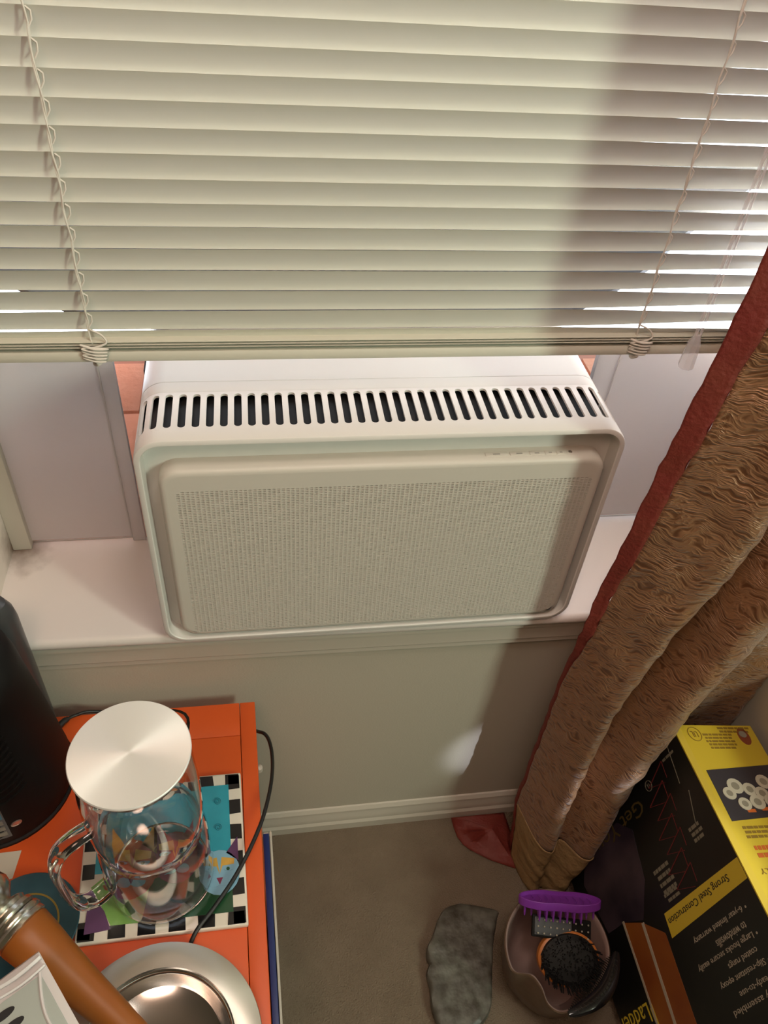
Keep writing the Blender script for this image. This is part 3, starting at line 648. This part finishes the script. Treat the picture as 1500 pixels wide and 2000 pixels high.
# steel bowl with broad rim
BC = (.0020, -.4295); bz = ZT_ + .001
bo = thing('steel_bowl', 'brushed steel bowl with a broad flat rim on the orange table', 'bowl', (BC[0], BC[1], bz))
MB().lathe((BC[0], BC[1], bz), [(.060, 0), (.066, .004), (.079, .022), (.092, .0235), (.1065, .0205), (.1075, .0215), (.107, .0230), (.092, .0262), (.0800, .0262)], 96, cap1=False).build('rim', SPUN, bo, smooth=.5)
MB().lathe((BC[0], BC[1], bz), [(.0800, .0260), (.0785, .0240), (.0775, .0245), (.0760, .0235), (.0745, .021), (.066, .0105), (.05, .0055), (.02, .0040), (.0003, .0038)], 96, cap0=False).build('basin', MIRROR, bo, smooth=.5)

# wooden stick with pewter knob leaning in the bowl
pe = thing('wooden_pestle', 'amber wooden pestle with a ribbed pewter knob leaning on the steel bowl', 'pestle', (-.05, -.37, -.06))
A = Vector((-.1448, -.3100, -.055)); B = Vector((-.0030, -.4290, -.1120)); d = (B - A).normalized(); Lp = (B - A).length
def sweep(prof, m, name, n=28):
    up = d.orthogonal().normalized(); b = d.cross(up)
    return MB().loft([[A + d * s + (up * math.cos(2 * PI * k / n) + b * math.sin(2 * PI * k / n)) * r for k in range(n)] for s, r in prof]).build(name, m, pe, smooth=.8)
sweep([(.012, .0265), (.016, .0285), (.03, .0275), (.06, .0240), (.10, .0200), (.15, .0165), (Lp - .012, .0140), (Lp - .010, .0130)], WOOD, 'shaft')
sweep([(Lp - .012, .0138), (Lp - .002, .0134), (Lp + .001, .0120), (Lp + .002, .004)], GREYP, 'end_cap')
sweep([(-.020, .014), (-.017, .022), (-.014, .0255), (-.010, .0240), (-.0085, .0275), (-.004, .0290), (-.0015, .0275), (0, .0295), (.005, .0308), (.008, .0292), (.0095, .0298), (.0130, .0302), (.0150, .0270)], PEWTER, 'collar')
sweep([(-.066, .001), (-.065, .009), (-.060, .0185), (-.051, .0248), (-.041, .0270), (-.032, .0250), (-.025, .0190), (-.018, .013)], PEWTER, 'knob')

# dark teal saucer, paper, wrapped pack
sc = thing('teal_saucer', 'dark teal round saucer with a gold ring at the left of the jug', 'saucer', (-.155, -.285, ZT_))
MB().lathe((-.156, -.2800, ZT_), [(.040, 0), (.048, .003), (.0575, .008), (.0585, .0095), (.0575, .0105), (.050, .0085), (.040, .0065), (.001, .006)], 64).build('plate', TEAL, sc, smooth=.7)
MB().loft([[(-.156 + r * math.cos(a), -.28 + r * math.sin(a), ZT_ + z) for a in [2 * PI * k / 48 for k in range(48)]] for r, z in ((.0335, .0058), (.0335, .0070), (.0355, .0071), (.0355, .0058))], cap0=False, cap1=False).build('gold_ring', GOLD, sc)
tag(MB().prism([(-.235, -.190, ZT_ + .0005), (-.1795, -.1882, ZT_ + .0005), (-.184, -.222, ZT_ + .0005), (-.24, -.232, ZT_ + .0005)], (0, 0, .0006)).build('paper_slip', PAPER), 'slip of pale paper on the table in front of the heater', 'paper')
pk = thing('wrapped_pack', 'white plastic-wrapped pack with black oval marks at the front left', 'pack', (-.125, -.40, ZT_))
zt2 = .010
c0 = Vector((-.0950, -.3620, 0)); e1v = (Vector((-.0575, -.4165, 0)) - c0).normalized(); e2v = Vector((-e1v.y, e1v.x, 0)) * -1
if e2v.x > 0: e2v = -e2v
def pkp(a, b, z): q = c0 + e1v * a + e2v * b; return (q.x + (min(z, zt2) - zt2) * .56, q.y + (min(z, zt2) - zt2) * .10, z)
rings = []
for ins, z in ((.004, ZT_ + .001), (0, ZT_ + .006), (0, zt2 - .006), (.002, zt2 - .0015), (.007, zt2)):
    rings.append([pkp(a, b, z) for a, b in ((ins, ins), (.105 - ins, ins), (.105 - ins, .12 - ins), (ins, .12 - ins))])
MB().loft(rings).build('film_wrap', PACKW, pk, smooth=.4)
MB().prism([pkp(a, b, zt2 - .0002) for a, b in ((.022, .010), (.098, .010), (.098, .112), (.020, .112))], (0, 0, .0018)).build('printed_top', PACKG, pk, bevel=.0006)
for a0, sw_, hh in ((.008, .004, .006), (.017, .0025, .0035)):
    pts = [pkp(a0 + .002 * math.sin(9 * t), .004 + .112 * t, zt2 + .001 + hh * .4 * (1 + .3 * math.sin(14 * t))) for t in [i / 14 for i in range(15)]]
    MB().tube(pts, sw_ * .7, 6).build('film_fold', PACKW, pk, smooth=1)
MB().tube([pkp(.020 + .07 * t, .010 + .012 * math.sin(2.5 * t), zt2 + .0018) for t in [i / 10 for i in range(11)]], .0016, 6).build('film_fold', PACKW, pk, smooth=1)
for a_, b_ in ((.032, .050), (.045, .047)):
    MB().prism([pkp(a_ + .0038 * math.cos(t) , b_ + .0105 * math.sin(t) + .0, zt2 + .0014) for t in [2 * PI * k / 18 for k in range(18)]], (0, 0, .0006)).build('oval_mark', INK, pk)

# books standing on the floor against the table
for i, (x0, th, yb_, zt3, m, lab) in enumerate(((.1140, .0078, -.172, -.205, BLUEB, 'dark blue thin book standing against the right side of the orange table'), (.1225, .0030, -.165, -.215, PAPER, 'pale thin booklet standing beside the dark blue book'))):
    bk = thing('book', lab, 'book', (x0, -.30, ZF), None)
    MB().prism([(x0 - .0, yb_, ZF), (x0 + th, yb_, ZF), (x0 + th + .006, yb_ - .30, ZF), (x0 + .006, yb_ - .30, ZF)], (0, 0, zt3 - ZF)).build('cover', m, bk, bevel=.0008)
    MB().prism([(x0 + .001, yb_ + .002, ZF + .002), (x0 + th - .001, yb_ + .002, ZF + .002), (x0 + th + .005, yb_ - .29, ZF + .002), (x0 + .007, yb_ - .29, ZF + .002)], (0, 0, zt3 - ZF - .0035)).build('pages', PAPER, bk)

# ================================================================ LADDER BOX
bx = thing('ladder_box', 'black and yellow escape ladder carton leaning at the right behind the pot', 'box', (.80, -.30, ZF))
a = Vector((.7465, -.0661, -.2)); u = Vector((.05056373, -.99872084, 0)); dn = Vector((-.24161244, -.01223247, -.97029573)); v = Vector((.96905456, .04906177, -.2419219))
BL, BH, BWd = .50, .399, .158
nf = -v; nt = -dn
MB().obox(a, u, dn, v, BL, BH, BWd).build('carton', KBOX, bx, bevel=.0025)
MB().obox(a - dn * .0008, u, v, dn, BL, BWd, .002).build('top_flap', YBOX, bx, bevel=.0008)
MB().prism([a - dn * .0012 + u * 0 + v * .0, a - dn * .0012 + v * .0125, a - dn * .0012 + v * .0125 + u * BL, a - dn * .0012 + u * BL], dn * .001).build('edge_strip', YBOX2, bx)
def fp(s, t, l=.0): return a + u * s + dn * t + nf * l
def tpz(s, w_, l=.0): return a + u * s + v * w_ + nt * (.0008 + l)
def fpoly(pts, m, name='printed_panel', l=.0004, par=None): return MB().prism([fp(s, t, l) for s, t in pts], nf * -.0012).build(name, m, par or bx)
def tpoly(pts, m, name='printed_panel', l=.0004, par=None): return MB().prism([tpz(s, t, l) for s, t in pts], nt * -.0010).build(name, m, par or bx)
fpoly([(.2075, .002), (.236, .002), (.2405, .197), (.2070, .192)], YBOX, 'yellow_band')
text('Strong Steel Construction', fp(.2160, .033), dn, u, .155, .0135, INK, bx)
for s, t0, t1, tx_, bul in ((.3560, .036, .135, 'Fully assembled', 1), (.3405, .0425, .109, 'ready-to-use', 0), (.3225, .0385, .139, 'Slip-resistant epoxy', 1), (.3070, .0425, .107, 'coated rungs', 0), (.2905, .0370, .167, 'Large hooks secure easily', 1), (.2755, .0415, .111, 'to windowsills', 0), (.2580, .0345, .1525, '6-year limited warranty', 1)):
    text(tx_, fp(s, t0 + .001), dn, u, t1 - t0, .0105, KWHITE, bx)
    if bul: fpoly([(s + .0045 + .0016 * math.cos(q), t0 - .0055 + .0016 * math.sin(q)) for q in [PI / 4 * k for k in range(8)]], KWHITE, 'bullet_dot')
fpoly([(.050, .215), (.0774, .1846), (.15, .204), (.195, .245), (.180, .296), (.178, .345), (.09, .365), (.05, .33)], KSMOKE, 'smoke_picture')
wp = fpoly([(.181, .293), (.1975, .250), (.229, .207), (.37, .2225), (.37, .298), (.300, .3085)], KORANGE, 'window_picture', .0006)
def bar(p, q, wd, m, name, l=.001, par=None):
    p = Vector((p[0], p[1], 0)); q = Vector((q[0], q[1], 0)); n_ = (q - p).normalized().cross(Vector((0, 0, 1))) * wd / 2
    return fpoly([tuple((p + n_)[:2]), tuple((q + n_)[:2]), tuple((q - n_)[:2]), tuple((p - n_)[:2])], m, name, l, par)
bar((.178, .2955), (.37, .3105), .0045, KWHITE, 'picture_bar', .0012); bar((.198, .249), (.37, .2700), .0060, KWHITE, 'picture_bar', .0012)
fpoly([(.296, .302), (.37, .302), (.37, .3085), (.300, .3095)], YBOX, 'yellow_edge', .0009)
text('Ladder', fp(.290, .312), dn, u, .085, .026, YBOX, bx)
text('Get You', fp(.048, .135), dn, u, .150, .024, mat('gold_ink', (.09, .06, .016), .4), bx)
def ringp(f, cs, ct, r, w_, m, name):
    mb = MB(); n = 28
    mb.loft([[f(cs + rr * math.cos(q), ct + rr * math.sin(q), l) for q in [2 * PI * k / n for k in range(n)]] for rr, l in ((r, 0), (r, .0008), (r - w_, .0008), (r - w_, 0))], cap0=False, cap1=False)
    return mb.build(name, m, bx)
ringp(fp, .0444, .1052, .0085, .0010, KGREY, 'round_mark'); text('UL', fp(.0410, .1015), dn, u, .0075, .007, KGREY, bx)
def lines(f, s0, w0, w1, n_, pitch, m, wd=.0035, rd=1):   # unreadable small print
    mb = MB()
    for q in range(n_):
        x = w0 + random.uniform(0, .004)
        while x < w1 - .004:
            l = random.uniform(.004, .012); x2 = min(x + l, w1); s = s0 + q * pitch
            ps = [f(s, x, .0004), f(s, x2, .0004), f(s + wd, x2, .0004), f(s + wd, x, .0004)]
            mb.prism(ps, (f(0, 0, 0) - f(0, 0, .001)) * .5); x = x2 + .0016
    return stuff(mb.build('small_print', m, bx))
lines(fp, .150, .135, .178, 4, .0105, KGREY, .0055); lines(fp, .1985, .150, .182, 2, .0095, KGREY, .0050) if False else None
lines(fp, .136, .037, .068, 3, .0085, KGREY, .0050); lines(fp, .186, .139, .176, 2, .0085, KGREY, .0045); lines(fp, .030, .018, .052, 1, .007, KGREY, .004)
# line drawing of an unrolled ladder
for k in range(7):
    s = .030 + k * .024; o_ = .055 + .010 * (k % 2) + .006 * k
    bar((s, o_), (s + .018, o_ + .052), .0011, KREDL, 'drawn_rung', .0008)
    bar((s + .018, o_ + .052), (s + .030, o_ + .012), .0007, KREDL, 'drawn_rail', .0008); bar((s, o_), (s + .026, o_ + .004), .0007, KREDL, 'drawn_rail', .0008)
bar((.018, .028), (.077, .039), .0006, KGREY, 'leader_line'); bar((.094, .028), (.136, .045), .0006, KGREY, 'leader_line')
# top face print
tpoly([(.078, .0215), (.070, .150), (.151, .150), (.158, .0205)], KPHOTO, 'photo_panel')
for q, (s, w_, r) in enumerate(((.1045, .060, .0145), (.1105, .084, .0125), (.0985, .118, .0135), (.104, .140, .0125), (.116, .042, .0115), (.1175, .103, .0125), (.133, .060, .0115), (.131, .085, .0135), (.130, .112, .0125), (.135, .135, .012))):
    q0 = tpoly([(s + r * math.cos(t) * .85, w_ + r * math.sin(t)) for t in [2 * PI * k / 16 for k in range(16)]], KDISC, 'pictured_disc', .0008 + .00015 * q)
    tpoly([(s + r * .5 * math.cos(t) * .85, w_ + r * .5 * math.sin(t)) for t in [2 * PI * k / 12 for k in range(12)]], KDISC2, 'disc_centre', .0010 + .00015 * q)
for s, w_ in ((.141, .066), (.139, .094), (.138, .121)): tpoly([(s, w_ - .008), (s + .005, w_ - .007), (s + .005, w_ + .008), (s, w_ + .008)], KRED, 'red_label', .0006)
ringp(tpz, .0165, .0355, .0125, .0010, KBROWN, 'round_mark'); text('UL', tpz(.0115, .0420), -v, u, .0130, .0105, KBROWN, bx)
lines(tpz, -.0005 + .004, .085, .150, 2, .0062, KBROWN, .0036); lines(tpz, .0155, .050, .108, 5, .0058, KBROWN, .0034)
em = tpoly([(.020 + .0155 * math.cos(t), .132 + .0115 * math.sin(t)) for t in [2 * PI * k / 18 for k in range(18)]], KEMB, 'red_emblem')
tpoly([(.0165 + .0060 * math.cos(t), .131 + .0075 * math.sin(t)) for t in [2 * PI * k / 12 for k in range(12)]], KDISC2, 'emblem_centre', .0009)
lines(tpz, .166, .030, .130, 3, .0068, KBROWN, .0040); lines(tpz, .1945, .0345, .125, 2, .0105, KRED, .0062)
text('QUICKLY', tpz(.2265, .0860), -v, u, .060, .0090, KBROWN, bx)

# ================================================================ POT WITH BRUSHES
pt = thing('pottery_pot', 'brown pottery pot with a wavy pinkish rim holding brushes on the carpet', 'pot', (.572, -.268, ZF))
PC = Vector((.572, -.268))
rim = [(.4845, -.2517), (.4828, -.2816), (.4896, -.297), (.5128, -.3040), (.5245, -.3226), (.5300, -.3477), (.5494, -.3600), (.585, -.352), (.622, -.328), (.648, -.296), (.6550, -.262), (.645, -.222), (.615, -.190), (.5703, -.1769), (.527, -.192), (.498, -.220)]
rp = [Vector((*p, 0)) for p in rim]; N_ = len(rp); rs = []
for i in range(N_):
    p0, p1, p2, p3 = rp[i - 1], rp[i], rp[(i + 1) % N_], rp[(i + 2) % N_]
    for k in range(5):
        t = k / 5; q = .5 * ((2 * p1) + (p2 - p0) * t + (2 * p0 - 5 * p1 + 4 * p2 - p3) * t * t + (3 * p1 - p0 - 3 * p2 + p3) * t ** 3); rs.append(Vector((q.x, q.y)) - PC)
def pring(blend, rc, z, off=0):
    o = []
    for q in rs:
        l = q.length; dq = q / l; r = l * blend + rc * (1 - blend) + off; o.append((PC.x + dq.x * r, PC.y + dq.y * r, z))
    return o
zr = -.500
mb = MB(); mb.loft([pring(0, .058, ZF + .001), pring(0, .066, ZF + .005), pring(.1, .076, ZF + .03), pring(.3, .080, ZF + .06), pring(.65, .080, ZF + .095), pring(.95, .08, zr - .006), pring(1, .08, zr - .0015), pring(1, .08, zr, -.002)], cap1=False)
mb.build('outer_wall', POT, pt, smooth=1)
mb = MB(); mb.loft([pring(1, .08, zr, -.002), pring(1, .08, zr - .0012, -.0045), pring(.95, .08, zr - .012, -.006), pring(.6, .075, ZF + .08, -.006), pring(.2, .068, ZF + .03, -.004), pring(0, .055, ZF + .010)], cap0=False)
mb.build('inner_wall', POTIN, pt, smooth=1)

vb = thing('violet_brush', 'violet rubber oval brush with thick bristles lying across the pot', 'brush', (.58, -.222, -.46))
ca = Vector((.5790, -.2150, -.4600)); la = Vector((.966, -.26, .0)).normalized(); nb = Vector((.06, .60, .80)).normalized(); wa = nb.cross(la).normalized(); la = wa.cross(nb)
def vo(sc_, h, n=36):
    o = []
    for k in range(n):
        t = 2 * PI * k / n; x = .066 * math.cos(t); y = .0215 * math.sin(t) * (1 - .16 * math.cos(2 * t) * 0 - .20 * math.exp(-(x / .022) ** 2)); o.append(ca + la * x * (1 - (1 - sc_) * .35) + wa * y * sc_ + nb * h)
    return o
MB().loft([vo(.97, -.006), vo(1, -.005), vo(1, .0065), vo(.97, .0075), vo(.88, .0075), vo(.86, .0015)]).build('head', VIOLET, vb, smooth=.5)
mb = MB()
for i in range(11):
    for j in range(3):
        x = -.055 + i * .011; y = -.014 + j * .014
        if abs(y) > .018 * math.sqrt(max(0, 1 - (x / .064) ** 2)): continue
        p = ca + la * x + wa * y - nb * .005; mb.tube([p, p - nb * .016, p - nb * .0215], [.0023, .0017, .0009], 6)
stuff(mb.build('bristles', VIOLET, vb, smooth=1))
mb = MB()
for i in range(9): 
    x = -.045 + i * .0113; mb.tube([ca + la * x - wa * .010 + nb * .0024, ca + la * (x + .004) + nb * .0032, ca + la * x + wa * .010 + nb * .0024], .0012, 5)
mb.build('grip_ridges', VIOLET, vb, smooth=1)

hb = thing('pin_brush', 'black pin hairbrush with pale tips under the violet brush in the pot', 'brush', (.58, -.25, -.50))
c2 = Vector((.5830, -.2430, -.4985)); l2 = Vector((.965, -.255, .04)).normalized(); n2 = Vector((.03, -.42, .9)).normalized(); w2 = n2.cross(l2).normalized(); l2 = w2.cross(n2)
MB().obox(c2 - l2 * .050 - w2 * .0165 - n2 * .006, l2, w2, n2, .100, .033, .007).build('backing', BLACKP, hb, bevel=.003)
MB().obox(c2 - l2 * .046 - w2 * .013, l2, w2, n2, .062, .026, .0022).build('pad', PADG, hb, bevel=.001)
mb = MB(); mbt = MB()
for i in range(9):
    for j in range(3):
        p = c2 + l2 * (-.042 + i * .0105) + w2 * (-.010 + j * .010); mb.tube([p, p + n2 * .007], .0007, 4); q = p + n2 * .0072
        mbt.loft([[q + (l2 * math.cos(t) + w2 * math.sin(t)) * r + n2 * h for t in [PI / 3 * k for k in range(6)]] for r, h in ((.0008, -.001), (.0016, 0), (.0008, .0012))])
stuff(mb.build('pins', BLACKP, hb)); stuff(mbt.build('pin_tips', mat('pin_tip', (.55, .50, .40), .3), hb, smooth=1))

rb = thing('round_brush', 'round orange wooden brush with dense black bristles in the pot', 'brush', (.585, -.29, -.53))
c3 = Vector((.5880, -.2790, -.5250)); n3 = Vector((-.05, -.50, .86)).normalized(); l3 = Vector((.98, -.15, 0)).normalized(); w3 = n3.cross(l3).normalized(); l3 = w3.cross(n3)
MB_dome = None
def ob(rx, ry, h, n=40): return [c3 + l3 * rx * math.cos(2 * PI * k / n) + w3 * ry * math.sin(2 * PI * k / n) + n3 * h for k in range(n)]
MB().loft([ob(.046, .037, -.009), ob(.050, .041, -.006), ob(.051, .042, 0), ob(.050, .041, .006), ob(.046, .037, .0085)]).build('wooden_head', ORWOOD, rb, smooth=.6)
mb = MB(); mb.loft([ob(.046, .038, .007), ob(.045, .037, .0145), ob(.037, .030, .0195), ob(.018, .014, .0215)])
for k in range(420):
    r = math.sqrt(random.random()); t = random.uniform(0, 2 * PI); p = c3 + l3 * .045 * r * math.cos(t) + w3 * .036 * r * math.sin(t) - w3 * .002 + n3 * .008
    tip = p + n3 * random.uniform(.014, .0190) + l3 * (.007 * r * math.cos(t) + random.uniform(-.003, .003)) + w3 * (.007 * r * math.sin(t) - .003 + random.uniform(-.003, .003)); mb.tube([p, tip], [.0017, .0010], 5)
stuff(mb.build('bristles', BRISTLE, rb))

cbm = thing('black_comb', 'glossy black curved comb with fine teeth on the front edge of the pot', 'comb', (.61, -.325, -.49))
c4 = []
A4 = Vector((.6575, -.2900, -.4880)); B4 = Vector((.5540, -.3650, -.4880))
perp = Vector((.48, -.66, 0)).normalized()
sp = []
for k in range(21):
    t = k / 20; sp.append(A4.lerp(B4, t) + perp * .019 * math.sin(PI * t))
rings = []
for i, p in enumerate(sp):
    t_ = (sp[min(i + 1, 20)] - sp[max(i - 1, 0)]).normalized(); sdv = t_.cross(Vector((0, 0, 1))); q = .3 + .7 * math.sin(PI * i / 20) ** .6
    rings.append([p + sdv * .0125 * q * math.cos(2 * PI * m_ / 14) + Vector((0, 0, 1)) * .0065 * q * math.sin(2 * PI * m_ / 14) for m_ in range(14)])
MB().loft(rings).build('spine', mat('glossy_black', (.012, .011, .012), .12), cbm, smooth=1)
for k in range(34):
    t = .04 + .92 * k / 33; p = A4.lerp(B4, t) + perp * (.019 * math.sin(PI * t) - .007); e = A4.lerp(B4, t) - perp * .010 * math.sin(PI * t) - perp * .002 + Vector((0, 0, -.002))
    MB().tube([p, (p + e) / 2 + Vector((0, 0, .002)), e], [.0010, .0009, .0005], 5).build('tooth', BLACKP, cbm, smooth=1)
for k in range(16):
    t = .10 + .80 * k / 15; p = A4.lerp(B4, t) + perp * (.019 * math.sin(PI * t) + .0005); q = .3 + .7 * math.sin(PI * t) ** .6
    MB().tube([p + perp * .0095 * q + Vector((0, 0, .0022 * q)), p + Vector((0, 0, .0066 * q)), p - perp * .008 * q + Vector((0, 0, .0040 * q))], .0010, 5).build('ridge', mat('glossy_black_ridge', (.02, .019, .02), .1) if k == 0 else bpy.data.materials['glossy_black_ridge'], cbm, smooth=1)

# mottled stone slab on the carpet
so = [(.4481, -.1461), (.4209, -.1518), (.4037, -.1697), (.3960, -.184), (.3877, -.1973), (.3769, -.2124), (.3738, -.2298), (.3765, -.238), (.3690, -.2520), (.371, -.2745), (.3690, -.3005), (.374, -.3261), (.3877, -.3419), (.41, -.347), (.4342, -.3409), (.454, -.3289), (.4680, -.3089), (.4800, -.2645), (.493, -.2186), (.510, -.1786), (.513, -.1660), (.4800, -.1540)]
cxs = sum(p[0] for p in so) / len(so); cys = sum(p[1] for p in so) / len(so)
sp2 = smoothpath([(x, y, 0) for x, y in so + so[:1]], 3)[:-1]
def sring(f, z): return [(cxs + (p.x - cxs) * f, cys + (p.y - cys) * f, z + .0016 * math.sin(190 * p.x * f + 60 * f) * math.sin(150 * p.y * f) * (f < .97)) for i, p in enumerate(sp2)]
tag(MB().loft([sring(.96, ZF + .0005), sring(1.0, ZF + .004), sring(1.0, ZF + .009), sring(.965, ZF + .0145), sring(.88, ZF + .016), sring(.7, ZF + .0165), sring(.45, ZF + .015), sring(.2, ZF + .0155)]).build('stone_slab', STONE, smooth=.9), 'flat mottled grey green stone slab on the carpet left of the pot', 'stone')
